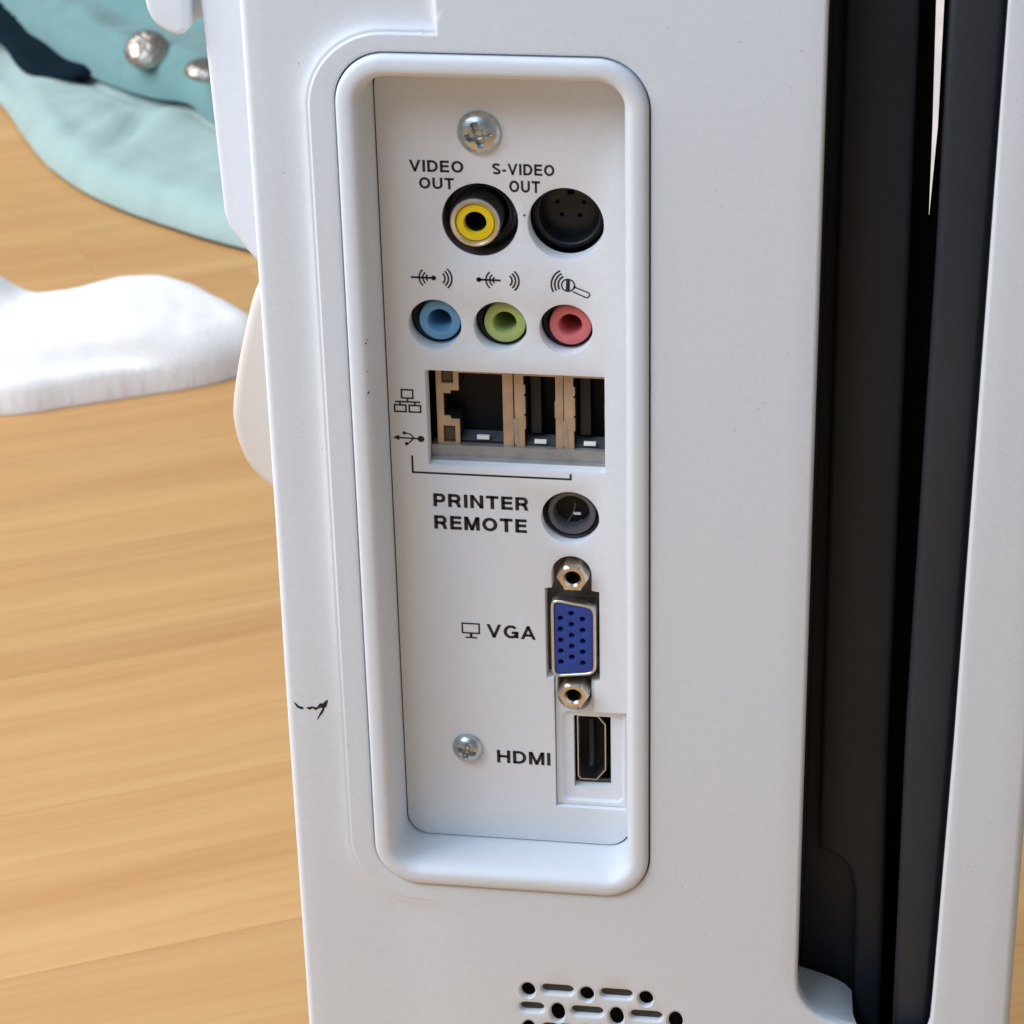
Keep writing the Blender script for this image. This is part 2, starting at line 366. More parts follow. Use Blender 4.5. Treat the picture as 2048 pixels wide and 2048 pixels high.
# where the step path and the frame run close together keep only clear points
G = [p for p in grid(faceout, 3.0, holes, 1.0)]
ppath = np.array(allp); Gk = []
for p in G:
    if np.min(np.hypot(ppath[:, 0] - p[0], ppath[:, 1] - p[1])) > .7: Gk.append(p)
v, f = fill(faceout, holes, allp + Gk)
parts = [([(a, y, b) for (a, b), y in zip(v, face_y(v[:, 0], v[:, 1]))], [tuple(q) for q in f])]
def fl3(P, dy):
    P = np.array(P); y = face_y(P[:, 0], P[:, 1]) + dy; return [(a, c, b) for (a, b), c in zip(P, y)]
def off3(base, prof, yb=None): return rings([[(x, yy + dy, z) for (x, z), yy in zip(base(o), face_y(np.array(base(prof[0][0]))[:, 0], np.array(base(prof[0][0]))[:, 1]))] for o, dy in prof])
parts.append(off3(lambda o: rrect(FX0 + FE, FZ0 + FE, FX1 - FE, FZ1 - FE, 4, o, 6, 40), [(0, 0), (.45, .07), (.85, .25), (1.2, .55), (1.45, .95), (1.6, 1.6), (1.65, 4), (1.2, 46)]))
parts.append(off3(lambda o: rrect(BX0, BZ0, BX1, BZ1, BR, o, 14, 50), [(.85, 0), (.6, .04), (.42, .14), (.32, .3), (.28, .6), (.28, 5)]))
parts.append(off3(lambda o: offset(chan, o), [(.8, 0), (.5, .06), (.25, .22), (.08, .5), (0, .9), (0, 2.2)]))
for x, z, a, b in vent_h: parts.append(off3(lambda o: offset(circ(x, z, a, 20, b), o), [(.3, 0), (.12, .05), (0, .2), (0, 1.3)]))
for s in vent_s: parts.append(off3(lambda o: capsule(*s, o, 7), [(.45, 0), (.25, .05), (.06, .28), (-.04, .6), (-.06, 1.35)]))
obj('rear_shell', join(*parts), M_white, dev, smooth=50)
# white end wall of the channel, seen from above
ew = [p for p in chan if -108.8 < p[1] < -90 and p[0] < 66]
eb = [(52.2, -104.6), (52.6, -104.8), (54.0, -105.2), (56.0, -105.8), (58.0, -106.5), (59.6, -107.2), (61.2, -108.1), (62.6, -109.6)]
k_ = [min(len(eb) - 1, round(i * (len(eb) - 1) / (len(ew) - 1))) for i in range(len(ew))]
obj('channel_end', ([(x, 2.2, z) for x, z in ew] + [(x + (eb[k][0] - x) * .6, 7, z + (eb[k][1] - z) * .75) for (x, z), k in zip(ew, k_)] + [(eb[k][0], 15, eb[k][1]) for k in k_], [(r * len(ew) + i, r * len(ew) + i + 1, (r + 1) * len(ew) + i + 1, (r + 1) * len(ew) + i) for r in range(2) for i in range(len(ew) - 1)]), M_white, dev, smooth=80)
# front cover closes the housing on the far side; a slot is left for the channel
obj('front_cover', plate(rrect(-42.5, -168, 91.5, 129, 6, 0, 6), [[(60, -90), (60, 126), (79, 126), (79, -90)]], 46, 10, .3, 1.0), M_side, dev)
# side ears behind the left edge
ear = [(-57.4, 130), (-56.3, 84), (-54.9, 45), (-54.2, 42.2), (-52.9, 40.3), (-51.3, 38.0), (-49.6, 35.8), (-47, 34.3), (-40, 33), (-40, 130)]
def soft(outline, y0, y1, b): 
    P = outline if area2(outline) > 0 else outline[::-1]
    prof = [(-b, 0), (-b * .62, .07 * b), (-b * .3, .29 * b), (-b * .08, .62 * b), (0, b)]
    L = [loop3(offset(P, o), y0 + dy) for o, dy in prof] + [loop3(P, y1 - b)] + [loop3(offset(P, o), y1 - dy) for o, dy in prof[::-1]]
    vv, ff = fill(offset(P, -b)); ff = [tuple(q) for q in ff]
    return join(rings(L), ([(p, y0, q) for p, q in vv], ff), ([(p, y1, q) for p, q in vv], ff))
obj('side_rail', soft(ear, 24, 32, 1.2), M_white, dev, smooth=60)
def bez(P, n=5):
    Q = []
    for i in range(len(P)):
        p0, p1, p2, p3 = [np.array(P[(i + k) % len(P)], float) for k in (-1, 0, 1, 2)]
        for t in np.arange(n) / n: Q.append(tuple(.5 * (2 * p1 + (p2 - p0) * t + (2 * p0 - 5 * p1 + 4 * p2 - p3) * t * t + (3 * p1 - p0 - 3 * p2 + p3) * t ** 3)))
    return Q
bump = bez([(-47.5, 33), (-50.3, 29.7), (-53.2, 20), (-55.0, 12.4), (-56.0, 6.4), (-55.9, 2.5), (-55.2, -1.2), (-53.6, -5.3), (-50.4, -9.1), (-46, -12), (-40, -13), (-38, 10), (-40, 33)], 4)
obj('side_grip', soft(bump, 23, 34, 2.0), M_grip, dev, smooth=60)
tab = bez([(-65.7, 90), (-65.6, 84), (-64.5, 80.7), (-62.5, 79.0), (-60.3, 78.2), (-58.7, 78.9), (-58.2, 81), (-58.0, 90), (-58.2, 120), (-65.5, 120)], 4)
obj('side_tab', soft(tab, 22, 34, 1.2), M_white, dev, smooth=60)
obj('side_rib', box(-60, 27, 80, -54, 33, 120, .6), M_white, dev)

# black channel
obj('channel_liner', ([(52.75, 2.2, 125), (52.65, 2.2, -94), (52.65, 45, -94), (52.75, 45, 125)], [(0, 1, 2, 3)]), M_black, dev)
# its floor has a slit narrowing downwards
obj('channel_floor', plate([(66.8, -165), (76.5, -165), (76.5, 126), (66.8, 126)], [[(70.15, 41), (70.2, 41), (70.95, 58), (70.95, 83), (71.0, 125), (69.3, 125), (69.5, 83), (70.0, 58)]], 40, 5, .2), M_dark, dev)
stripA = [(54.8, 125), (54.7, 41), (55.0, -55), (55.2, -77.2), (57.5, -77.8), (59.8, -79.3), (61.3, -81.6), (62.2, -86), (63.0, -108), (63.3, -117), (63.3, -145), (68.6, -145), (68.3, -100), (67.5, -54), (67.2, 41), (66.7, 125)]
obj('inner_strip', block(stripA, 15, 39.9, 1.0), M_black, dev, smooth=60)
obj('strip_recess', box(52.6, 18.5, -150, 65, 39, 126, .3), M_black, dev)
stripB = [(70.9, -130), (70.5, -48), (71.5, 45), (71.7, 125), (80.8, 125), (80.0, 48), (79.0, -43.7), (77.9, -98), (77.5, -112), (77.5, -130)]
obj('outer_strip', block(stripB, 4.5, 39.9, 1.3), M_black, dev, smooth=60)

# bay frame swept round the opening
prof = [(0, 5), (0, .2), (.06, -.25), (.25, -.6), (.55, -.82), (1.0, -.95), (1.7, -1.02), (2.4, -1.0), (2.9, -.85), (3.3, -.55), (3.65, -.05), (3.95, .7), (4.1, 1.6), (4.15, 3), (4.3, 10.6)]
obj('bay_frame', rings([loop3(rrect(BX0, BZ0, BX1, BZ1, BR, -o, 14, 30), y) for o, y in prof]), M_white, dev, smooth=60)
obj('bay_backing', ([(-40, 30, -90), (40, 30, -90), (40, 30, 90), (-40, 30, 90)], [(0, 1, 2, 3)]), M_dark, dev, smooth=0)
obj('vent_backing', ([(-5, 9, -135), (45, 9, -135), (45, 9, -95), (-5, 9, -95)], [(0, 1, 2, 3)]), M_dark, dev, smooth=0)

obj('slot_backing', join(*[([(a, 1.3, b), (c, 1.3, b), (c, 1.3, d), (a, 1.3, d)], [(0, 1, 2, 3)]) for a, b, c, d in vent_s]), M_louvre, dev, smooth=0)

# connector panel
PX0, PZ0, PX1, PZ1, PR = -23.35, -75.75, 19.6, 78.5, 4.3
h_rca = circ(-5.9, 50.75, 6.6, 64); h_sv = circ(8.9, 50.45, 6.55, 64)
h_aud = [circ(x, 30.95, 4.68, 56) for x in (-14.45, -2.9, 8.65)]
h_port = rrect(-16.55, 3.55, 15.35, 22.15, .25, 0, 3)
h_rem = circ(8.95, -5.9, 5.25, 60)
pocket = [(5.45, -39.5), (4.1, -39.5), (4.1, -20.5), (5.4, -20.3)] + [(9.05 + 3.65 * math.cos(math.radians(t)), -17.3 + 3.65 * math.sin(math.radians(t))) for t in range(180, -1, -10)] + \
         [(12.7, -20.6), (14.1, -20.8), (14.05, -39.6), (12.9, -39.8), (12.9, -46.3), (18.9, -46.3), (18.9, -67.75), (5.45, -67.75)]
panel = obj('port_panel', plate(rrect(PX0, PZ0, PX1, PZ1, PR, 0, 10), [h_rca, h_sv, *h_aud, h_port, h_rem, pocket], 10, 3.3, .14), M_panel, dev, smooth=40)
# the lower pocket carries its own insert plate
ins_out = [(5.6, -67.6), (5.6, -39.7), (6.0, -39.7), (6.0, -43)] + [(9.2 + 3.2 * math.cos(math.radians(t)), -43.6 + 3.2 * math.sin(math.radians(t))) for t in range(180, 361, 12)] + [(12.4, -39.9), (12.75, -39.9), (12.75, -46.4), (18.75, -46.4), (18.75, -67.6)]
rel = rrect(6.5, -67.0, 18.5, -47.2, 1.6, 0, 6)
hd = rrect(8.8, -64.0, 15.85, -48.2, .15, 0, 2)
v, f = fill(ins_out, [rel])
ip = [([(a, 11.0, b) for a, b in v], [tuple(q) for q in f]), rings([loop3(ins_out, 11), loop3(ins_out, 14)]),
      rings([loop3(rrect(6.5, -67.0, 18.5, -47.2, 1.6, -o, 6), y) for o, y in [(0, 11), (.15, 11.05), (.35, 11.35), (.55, 11.6), (.8, 11.65)]])]
r2 = rrect(6.5, -67.0, 18.5, -47.2, 1.6, -.8, 6)
r2 = [(x, min(z, -48.0)) for x, z in r2]
ip[-1] = rings([loop3(rrect(6.5, -67.0, 18.5, -46.9, 1.6, -o, 6), y) for o, y in [(0, 11), (.12, 11.05), (.3, 11.35), (.5, 11.6), (.7, 11.65)]])
v, f = fill(ins_out, [rrect(6.5, -67.0, 18.5, -46.9, 1.6, 0, 6)]); ip[0] = ([(a, 11.0, b) for a, b in v], [tuple(q) for q in f])
v, f = fill(rrect(6.5, -67.0, 18.5, -46.9, 1.6, -.7, 6), [hd]); ip.append(([(a, 11.65, b) for a, b in v], [tuple(q) for q in f]))
ip.append(rings([loop3(hd, 11.65), loop3(hd, 13.6)]))
obj('insert_plate', join(*ip), M_panel, dev, smooth=35)

# printing on the panel
text('VIDEO', -17.85, -8.5, 59.2, 61.3, panel); text('OUT', -16.25, -10.2, 56.15, 58.2, panel)
text('S-VIDEO', -3.55, 7.1, 59.1, 61.1, panel); text('OUT', -.7, 4.6, 56.0, 58.1, panel)
text('PRINTER', -15.95, 1.45, -4.75, -2.1, panel, .21); text('REMOTE', -15.95, 1.05, -9.3, -6.55, panel, .21)
text('VGA', -6.85, 2.2, -31.45, -28.65, panel, .19); text('HDMI', -5.65, 4.55, -58.65, -55.85, panel, .19)
obj('printed_bracket', ribbon([(-19.5, 5.3), (-19.5, 1.95), (9.15, 1.95), (9.15, 3.0)], .36), M_print, panel, (0, 9.95, 0), smooth=0)
def sq(x0, z0, x1, z1, wd=.3): return ribbon([(x0, z0), (x1, z0), (x1, z1), (x0, z1)], wd, 0, True)
obj('printed_icon', join(sq(-20.95, 16.6, -18.9, 18.2), sq(-22.3, 13.9, -20.25, 15.2), sq(-19.65, 13.9, -17.6, 15.2), ribbon([(-19.9, 16.5), (-19.9, 15.85)], .3),
    ribbon([(-22.2, 15.85), (-17.6, 15.85)], .3), ribbon([(-21.3, 15.9), (-21.3, 15.3)], .3), ribbon([(-18.6, 15.9), (-18.6, 15.3)], .3)), M_print, panel, (0, 9.95, 0), smooth=0)
def dot(x, z, r, n=20): return disc(r, 0, n, x, z)
tri = ([(-22.9, 0, 8.75), (-21.7, 0, 8.2), (-21.7, 0, 9.3)], [(0, 1, 2)])
obj('printed_icon', join(tri, ribbon([(-21.9, 8.75), (-17.8, 8.65)], .28), dot(-17.75, 8.65, .62), ribbon([(-18.9, 8.7), (-19.7, 9.5), (-20.6, 9.7)], .24), dot(-20.75, 9.7, .33),
    ribbon([(-19.1, 8.7), (-18.9 - 1, 7.8), (-20.3, 7.6)], .24), dot(-20.4, 7.6, .33)), M_print, panel, (0, 9.95, 0), smooth=0)
def waves(cx, cz, a0, a1, rs, wd=.26): return [ribbon(arc(cx, cz, r, a0, a1), wd) for r in rs]
def soundicon(x, flip):
    W = []
    for k, r in enumerate((1.2, 1.8, 2.4)): W += [ribbon(arc(x + .35, 39.75, r, -48, 48), .3) for _ in (0,)]
    W2 = [ribbon(arc(x - 1.0 + .0, 39.75, r, 180 - 48, 180 + 48), .27) for r in (.75, 1.35, 2.0)]
    sx = x - 4.45
    W2.append(ribbon([(sx, 39.78), (sx + 4.0, 39.75)], .36))
    e = sx + 4.0 if not flip else sx + .2
    W2.append(dot(e, 39.76, .45)); return [shift(q, .0, 0, 0) for q in W] + W2
obj('printed_icon', join(*soundicon(-13.9, False)), M_print, panel, (0, 9.95, 0), smooth=0)
obj('printed_icon', join(*soundicon(-2.15, True)), M_print, panel, (0, 9.95, 0), smooth=0)
mic = [ribbon(arc(9.2, 39.35, r, 118, 208), .3) for r in (1.75, 2.35, 2.95)]
mic.append(ribbon(circ(9.15, 39.3, 1.12, 24), .24, 0, True)); mic.append(([(8.75, 0, 38.35), (9.45, 0, 38.3), (9.5, 0, 40.25), (8.85, 0, 40.3)], [(0, 1, 2, 3)]))
mic.append(ribbon([(10.1, 38.7), (10.45, 39.2)], .3))
mic.append(ribbon([(10.25, 39.0), (12.45, 38.15)] + arc(12.35, 37.65, .52, 65, -105, 6) + [(10.0, 38.15)], .22))
obj('printed_icon', join(*mic), M_print, panel, (0, 9.95, 0), smooth=0)
obj('printed_icon', join(sq(-11.45, -30.75, -8.3, -28.75, .3), ribbon([(-9.85, -30.8), (-9.85, -31.55)], .5), ribbon([(-10.9, -31.7), (-8.7, -31.7)], .3)), M_print, panel, (0, 9.95, 0), smooth=0)

# screws
def screwhead(R, H, ang, seed):
    g = [(0, 0)]; 
    for i in range(1, 27):
        r = R * i / 26; n = max(8, int(2 * math.pi * r / .2)); g += [(r * math.cos(2 * math.pi * (k + .5 * (i % 2)) / n), r * math.sin(2 * math.pi * (k + .5 * (i % 2)) / n)) for k in range(n)]
    out = circ(0, 0, R * 1.001, 80)
    v, f = fill(out, (), [p for p in g if math.hypot(*p) < R * .985])
    ca, sa = math.cos(ang), math.sin(ang); V = []
    for a, b in v:
        r = min(1, math.hypot(a, b) / R); y = -H * (1 - r ** 2.3) ** .62 if r < 1 else 0
        u = a * ca + b * sa; w_ = -a * sa + b * ca
        dpt = 0
        for p, q in ((abs(u), abs(w_)), (abs(w_), abs(u))):
            half = .20 * R * (1 - .35 * p / R); e = max(0, min(1, (half - q) / .22)) * max(0, min(1, (.60 * R - p) / .35)); dpt = max(dpt, e)
        core = max(0, min(1, (.24 * R - math.hypot(a, b)) / .3))
        y += dpt * 1.15 + core * .5
        V.append((a, y, b))
    rim = rings([[(x, 0, z) for x, z in out], [(x, .8, z) for x, z in out]])
    return join((V, [tuple(q) for q in f]), rim)
obj('screw', screwhead(3.85, 1.9, .3, 1), M_screw, dev, (-5.6, 9.95, 66.5), smooth=50)
obj('screw', screwhead(3.0, 1.9, -.25, 2), M_screw, dev, (-11.2, 9.95, -55.7), smooth=50)

# composite video socket
rca = obj('video_socket', join(lathe([(3.3, 1.5), (3.35, -2.2), (3.5, -2.7), (3.8, -3.0), (4.1, -2.95), (4.35, -2.6), (4.45, -2.0), (4.45, 8)]), ), M_shell, dev, (-6.6, 11.5, 50.6))
obj('yellow_insert', join(lathe([(1.9, -1.2), (1.92, -1.9), (2.05, -2.2), (3.2, -2.2), (3.32, -2.0), (3.35, -1)])), M_yellow, rca, (-6.6, 11.2, 50.6))
obj('socket_hole', join(lathe([(1.7, 9), (1.91, -1.2)], 32), disc(1.9, 9)), M_dark, rca, (-6.6, 11.2, 50.6), smooth=0)
obj('socket_collar', lathe([(4.5, 2.6), (5.0, 1.9), (5.15, 2.4), (5.6, 2.6), (5.75, 2.2), (6.1, 2.6), (6.6, 3.2), (7.4, 3.4)]), M_ring, rca, (-5.9, 11.5, 50.7))
obj('rim_shade', lathe([(6.58, .16), (6.56, 3.6)], 64), M_wall, rca, (-5.9, 10, 50.75))  # dark sleeve stands for the unlit wall of the hole
# s-video socket
sv = obj('s_video_socket', join(lathe([(5.15, 3.2), (5.25, .1), (5.4, -.05), (5.6, .1), (5.75, 1.0), (6.0, 1.0), (6.3, .8), (6.45, 1.2), (7.6, 2)]), ), M_sv, dev, (9.1, 12.5, 51.35))
pins = [circ(dx, dz, .36, 12) for dx, dz in ((-1.6, -1.2), (1.6, -1.2), (-2.3, 1.2), (2.3, 1.2))] + [rrect(-.6, 2.6, .6, 3.3, .1, 0, 2)]
obj('socket_face', plate(circ(0, 0, 5.2, 48), pins, 0, 1.5, .08), M_sv, sv, (9.1, 15.4, 51.35))
obj('socket_hole', disc(5, 0), M_dark, sv, (9.1, 17, 51.35), smooth=0)
# audio sockets
def audio(x, m_):
    a = obj('audio_socket', lathe([(1.95, 10), (2.02, .45), (2.2, .06), (2.4, 0), (3.45, 0), (3.6, .1), (3.68, .35), (3.7, 3)]), m_, dev, (x + .55, 11.75, 31.0))
    obj('socket_hole', disc(2.05, 0), M_dark, a, (x + .55, 21.6, 31.0), smooth=0)
    obj('socket_housing', join(lathe([(3.75, 1.4), (4.1, 1.2), (4.2, 1.7), (4.6, 1.6), (4.7, 2.1), (5.6, 2.3)])), M_black, a, (x + .2, 11.75, 31.0))
    return a
audio(-14.45, M_jblue)['label'] = 'sky blue round audio jack'; audio(-2.9, M_jgreen)['label'] = 'lime green round audio jack'; audio(8.65, M_jpink)['label'] = 'salmon pink round audio jack'
# printer remote jack
rj = obj('remote_socket', lathe([(3.15, 3), (3.2, .6), (3.45, .1), (4.1, .0), (4.35, .25), (4.4, 3)]), M_ring, dev, (9.05, 11.3, -5.5))
obj('socket_housing', lathe([(4.45, .9), (5.0, .5), (5.3, .9), (5.4, 2)]), M_sv, rj, (9.0, 11.3, -5.6))
obj('socket_hole', disc(3.2, 0), M_dark, rj, (9.05, 14.2, -5.5), smooth=0)
obj('contact_spring', box(-.45, 0, -.2, .85, .3, .28, .08), M_tab, rj, (9.6, 13.2, -6.6))

obj('contact_spring', join(ribbon([(-1.4, -1.5), (-.6, -.2), (-.1, 1.0), (.1, 2.4)], .16), ribbon([(-1.0, -1.9), (.4, -1.7), (1.3, -.9)], .14)), M_ring, rj, (9.5, 12.6, -6.4))
# network and usb sockets (front at y 13.3)
YP = 13.3
cav = [(-11.2, 6.3), (-3.35, 6.3), (-3.35, 20.4), (-11.2, 20.4), (-11.2, 16.9), (-12.7, 16.9), (-12.7, 16.3), (-14.0, 16.3), (-14.0, 11.9), (-12.9, 11.9), (-12.7, 11.3), (-11.2, 11.3)]
led1 = [(-14.3, 18.3), (-12.2, 18.3), (-12.2, 22.2), (-14.3, 22.2)]; led2 = [(-14.2, 6.6), (-12.1, 6.6), (-12.1, 9.9), (-14.2, 9.9)]
net = obj('network_socket', plate([(-15.35, 5.6), (-1.45, 5.6), (-1.45, 23), (-15.35, 23)], [cav, led1, led2], 0, 6, .12), M_tan, dev, (0, YP, 0))
obj('led_window', box(-14.25, .5, 18.35, -12.25, 2, 22.15, .2), M_led, net, (0, YP, 0)); obj('led_window', box(-14.15, .5, 6.65, -12.15, 2, 9.85, .2), M_led, net, (0, YP, 0))
obj('socket_hole', ([(-15, 6, 6), (-2, 6, 6), (-2, 6, 22), (-15, 6, 22)], [(0, 1, 2, 3)]), M_dark, net, (0, YP, 0), smooth=0)
obj('cavity_lining', join(rings([loop3(offset(cav, -.02), .25), loop3(offset(cav, -.05), 6)])), M_dark, net, (0, YP, 0), smooth=0)
def ledge(x0, x1, z): # sloping bottom tongue of the cavity
    return ([(x0, .6, z), (x1, .6, z), (x1, 3.2, z + .9), (x0, 3.2, z + .9)], [(0, 1, 2, 3)])
obj('cavity_ledge', ledge(-11.1, -3.4, 6.9), M_ring, net, (0, YP, 0), smooth=0)
obj('spring_tab', box(-8.25, .3, 7.3, -6.0, .9, 8.05, .1), M_tab, net, (0, YP, 0))
def usb():
    c = [(.55, 6.2), (6.1, 6.2), (6.15, 12.2), (6.0, 12.35), (6.0, 15.5), (6.15, 15.7), (6.15, 20.3), (.45, 20.3), (.45, 18.6), (.75, 18.5), (.75, 16.8), (.5, 16.7), (.5, 16.4), (.75, 16.3), (.75, 12.9), (.5, 12.8), (.5, 12.5), (.75, 12.4), (.75, 9.9), (.5, 9.8)]
    u = obj('usb_socket', plate([(-1.25, 5.6), (7.55, 5.6), (7.55, 23), (-1.25, 23)], [c], 0, 6, .12), M_tan, dev, (0, YP, 0))
    obj('cavity_lining', rings([loop3(offset(c, -.02), .25), loop3(offset(c, -.05), 6)]), M_dark, u, (0, YP, 0), smooth=0)
    obj('socket_hole', ([(0, 6, 6), (7, 6, 6), (7, 6, 22), (0, 6, 22)], [(0, 1, 2, 3)]), M_dark, u, (0, YP, 0), smooth=0)
    obj('contact_tongue', box(1.3, 1.8, 8.2, 3.4, 6, 20.2, .4), M_sv, u, (0, YP, 0))
    obj('cavity_ledge', ledge(.6, 6.0, 6.6), M_ring, u, (0, YP, 0), smooth=0)
    obj('spring_tab', box(2.2, .3, 6.95, 4.35, .9, 7.65, .1), M_tab, u, (0, YP, 0))
    obj('side_slot', ribbon([(-.9, 6.8), (-1.15, 11.9)], .8, -.06), M_ring if False else M_grey, u, (0, YP, 0), smooth=0)
    return u
u1 = usb(); copy(u1, dev, (8.9, YP, 0))
obj('port_shelf', join(box(-16.4, 0, 1.5, 18, 3, 6.35, .12), box(-16.4, -.5, 1, 18, 0, 4.2, .1)), M_grey, dev, (0, YP - .5, 0))

# vga socket
Y9 = 9.4
dsh = [(5.2, -23.0), (6.3, -22.3), (12.4, -23.5), (13.55, -24.8), (13.55, -37.0), (12.4, -38.3), (6.3, -39.2), (5.2, -38.4)]
def roundpoly(P, r, n=4):
    Q = []
    for i in range(len(P)):
        a = Vector(P[i - 1]); b = Vector(P[i]); c = Vector(P[(i + 1) % len(P)]); p = b + (a - b).normalized() * r; q = b + (c - b).normalized() * r
        for t in [k / n for k in range(n + 1)]: Q.append(tuple(p * (1 - t) ** 2 + b * 2 * t * (1 - t) + q * t * t))
    return Q
dsub = roundpoly([(5.15, -22.3), (13.5, -23.6), (13.5, -38.0), (5.15, -39.1)], 1.9, 6)
vga = obj('vga_socket', join(rings([loop3(offset(dsub, o), y) for o, y in [(-.62, 4), (-.6, .25), (-.45, .05), (-.25, 0), (-.1, .08), (0, .3), (0, 4.5)]])), M_shell, dev, (0, Y9, 0), smooth=50)
obj('mounting_flange', plate(rrect(3.9, -49, 14.4, -13, .4, 0, 3), [], 0, 1, .1), M_wall, vga, (0, 13.4, 0))
pinh = [circ(x, z, .56, 12) for x, z0 in ((6.9, -26.5), (8.95, -25.4), (11.0, -26.5)) for z in [z0 - 2.31 * k for k in range(5)]]
obj('blue_insert', plate(offset(dsub, -.58), pinh, 0, 1.6, .08, .12), M_blue, vga, (0, Y9 + .35, 0))
obj('pin_hole', ([(5.5, 0, -39), (13.2, 0, -39), (13.2, 0, -22.6), (5.5, 0, -22.6)], [(0, 1, 2, 3)]), M_dark, vga, (0, Y9 + 1.9, 0), smooth=0, kind='stuff')
def hexnut():
    hx = circ(0, 0, 2.85, 6, a0=math.pi / 2)
    return join(rings([loop3(circ(0, 0, 1.25, 24), 5), loop3(circ(0, 0, 1.28, 24), .5), loop3(circ(0, 0, 1.65, 24), 0), loop3(circ(0, 0, 2.3, 24), 0)]),
        rings([loop3([(r * math.cos(t), r * math.sin(t)) for t, r in [(2 * math.pi * k / 24, (2.3 if o == 0 else 2.55 / max(math.cos(((2 * math.pi * k / 24 + math.pi / 6 + math.pi / 2) % (math.pi / 3)) - math.pi / 6), .5) * (1 if o == 2 else .97))) for k in range(24)]], y) for o, y in ((0, 0), (1, .3), (2, .5), (2, 5))]))
nut = obj('hex_nut', hexnut(), M_nickel, vga, (9.4, 8.4, -17.45), smooth=30)
obj_n2 = nut.copy(); C.objects.link(obj_n2); obj_n2.parent = vga; obj_n2.location = nut.location + Vector((-.00015, 0, -.0248))
thr = obj('thread_hole', join(lathe([(.9, .9), (1.15, 1.5), (1.0, 2.1), (1.2, 2.6)], 20), disc(1.25, 2.7, 20)), M_dark, vga, (9.4, 8.4, -17.45)); t2 = thr.copy(); C.objects.link(t2); t2.parent = vga; t2.location = thr.location + Vector((-.00015, 0, -.0248))

# hdmi socket
hs = [(9.35, -49), (9.35, -62.2), (9.9, -62.95), (13.0, -62.95), (14.8, -60.6), (14.8, -50.6), (13.6, -49), (13.3, -48.7), (9.6, -48.7)]
hdm = obj('hdmi_socket', rings([loop3(offset(hs, o), y) for o, y in [(-.22, 6), (-.22, .05), (-.15, 0), (-.04, 0), (0, .06), (0, 5)]]), M_shell, dev, (0, 12.6, 0), smooth=40)
obj('contact_tongue', box(11.4, 1.8, -61, 12.3, 5, -50.5, .2), M_sv, hdm, (0, 12.6, 0))
obj('socket_hole', ([(8, 0, -66), (17, 0, -66), (17, 0, -47), (8, 0, -47)], [(0, 1, 2, 3)]), M_dark, hdm, (0, 17.4, 0), smooth=0)
obj('socket_skirt', box(8.9, 0, -64.4, 15.8, .5, -63.4, .1), M_wall, hdm, (0, 13.8, 0))

# scuffs on the shell
sc1 = [(-41.9, -42.3), (-41.4, -43.1), (-40.6, -43.4), (-40.1, -43.2)]; sc2 = [(-39.7, -43.2), (-38.9, -43.3), (-38.3, -42.7), (-37.6, -43.1), (-36.8, -42.2), (-35.6, -41.2)]; sc3 = [(-36.9, -42.4), (-36.3, -43.2), (-37.3, -44.4), (-37.9, -45.6)]
fy = float(face_y(-38, -43)) - .06
rs = random.Random(5); sp = []
for _ in range(46):
    x = rs.choice([rs.uniform(-42, -29), rs.uniform(26, 51), rs.uniform(82, 90)]); z = rs.uniform(-110, 95)
    sp.append(shift(disc(rs.uniform(.05, .13), 0, 6, x, z), 0, float(face_y(x, z)) - .03, 0))
obj('dust_specks', join(*sp), M_grip_dust, dev, smooth=0, kind='stuff')
def smudge(P, ws):   # broken mark of uneven width
    L = []; R = []
    for (x, z), w_ in zip(P, ws): L.append((x, 0, z + w_ / 2)); R.append((x + .1, 0, z - w_ / 2))
    n = len(P); return L + R, [(i, i + 1, n + i + 1, n + i) for i in range(n - 1)]
obj('scuff_mark', join(smudge([(-41.9, -42.2), (-41.5, -42.7), (-41.0, -43.1), (-40.5, -43.2), (-40.2, -43.1)], [.3, .9, .5, .6, .1]), smudge([(-39.6, -43.1), (-39.1, -43.2), (-38.5, -42.9), (-38.0, -43.2), (-37.5, -43.0)], [.2, .6, .35, .7, .3]),
    smudge([(-37.5, -42.9), (-36.9, -42.4), (-36.4, -42.5), (-35.9, -42.0), (-35.5, -41.2)], [.5, 1.0, 1.1, 1.3, .2]), smudge([(-36.3, -42.9), (-36.7, -43.7), (-37.2, -44.5), (-37.7, -45.5)][::-1], [.1, .5, .7, .8])), M_print, dev, (0, fy, 0), smooth=0)
obj('scuff_mark', join(disc(.22, 0, 8, 3.0, 51.9 + 0), ribbon([(2.0, 52.1), (1.2, 52.0)], .12)), M_ring, dev, (-1.2, 9.94, 0), smooth=0)

obj('scuff_mark', join(disc(.2, 0, 8, -24.6, 31.6), disc(.16, 0, 8, -24.3, 32.2), ribbon([(-24.8, 22.0), (-24.4, 22.5)], .3), disc(.13, 0, 8, -24.6, 26.3)), M_ring, dev, (0, -.72, 0), smooth=0)
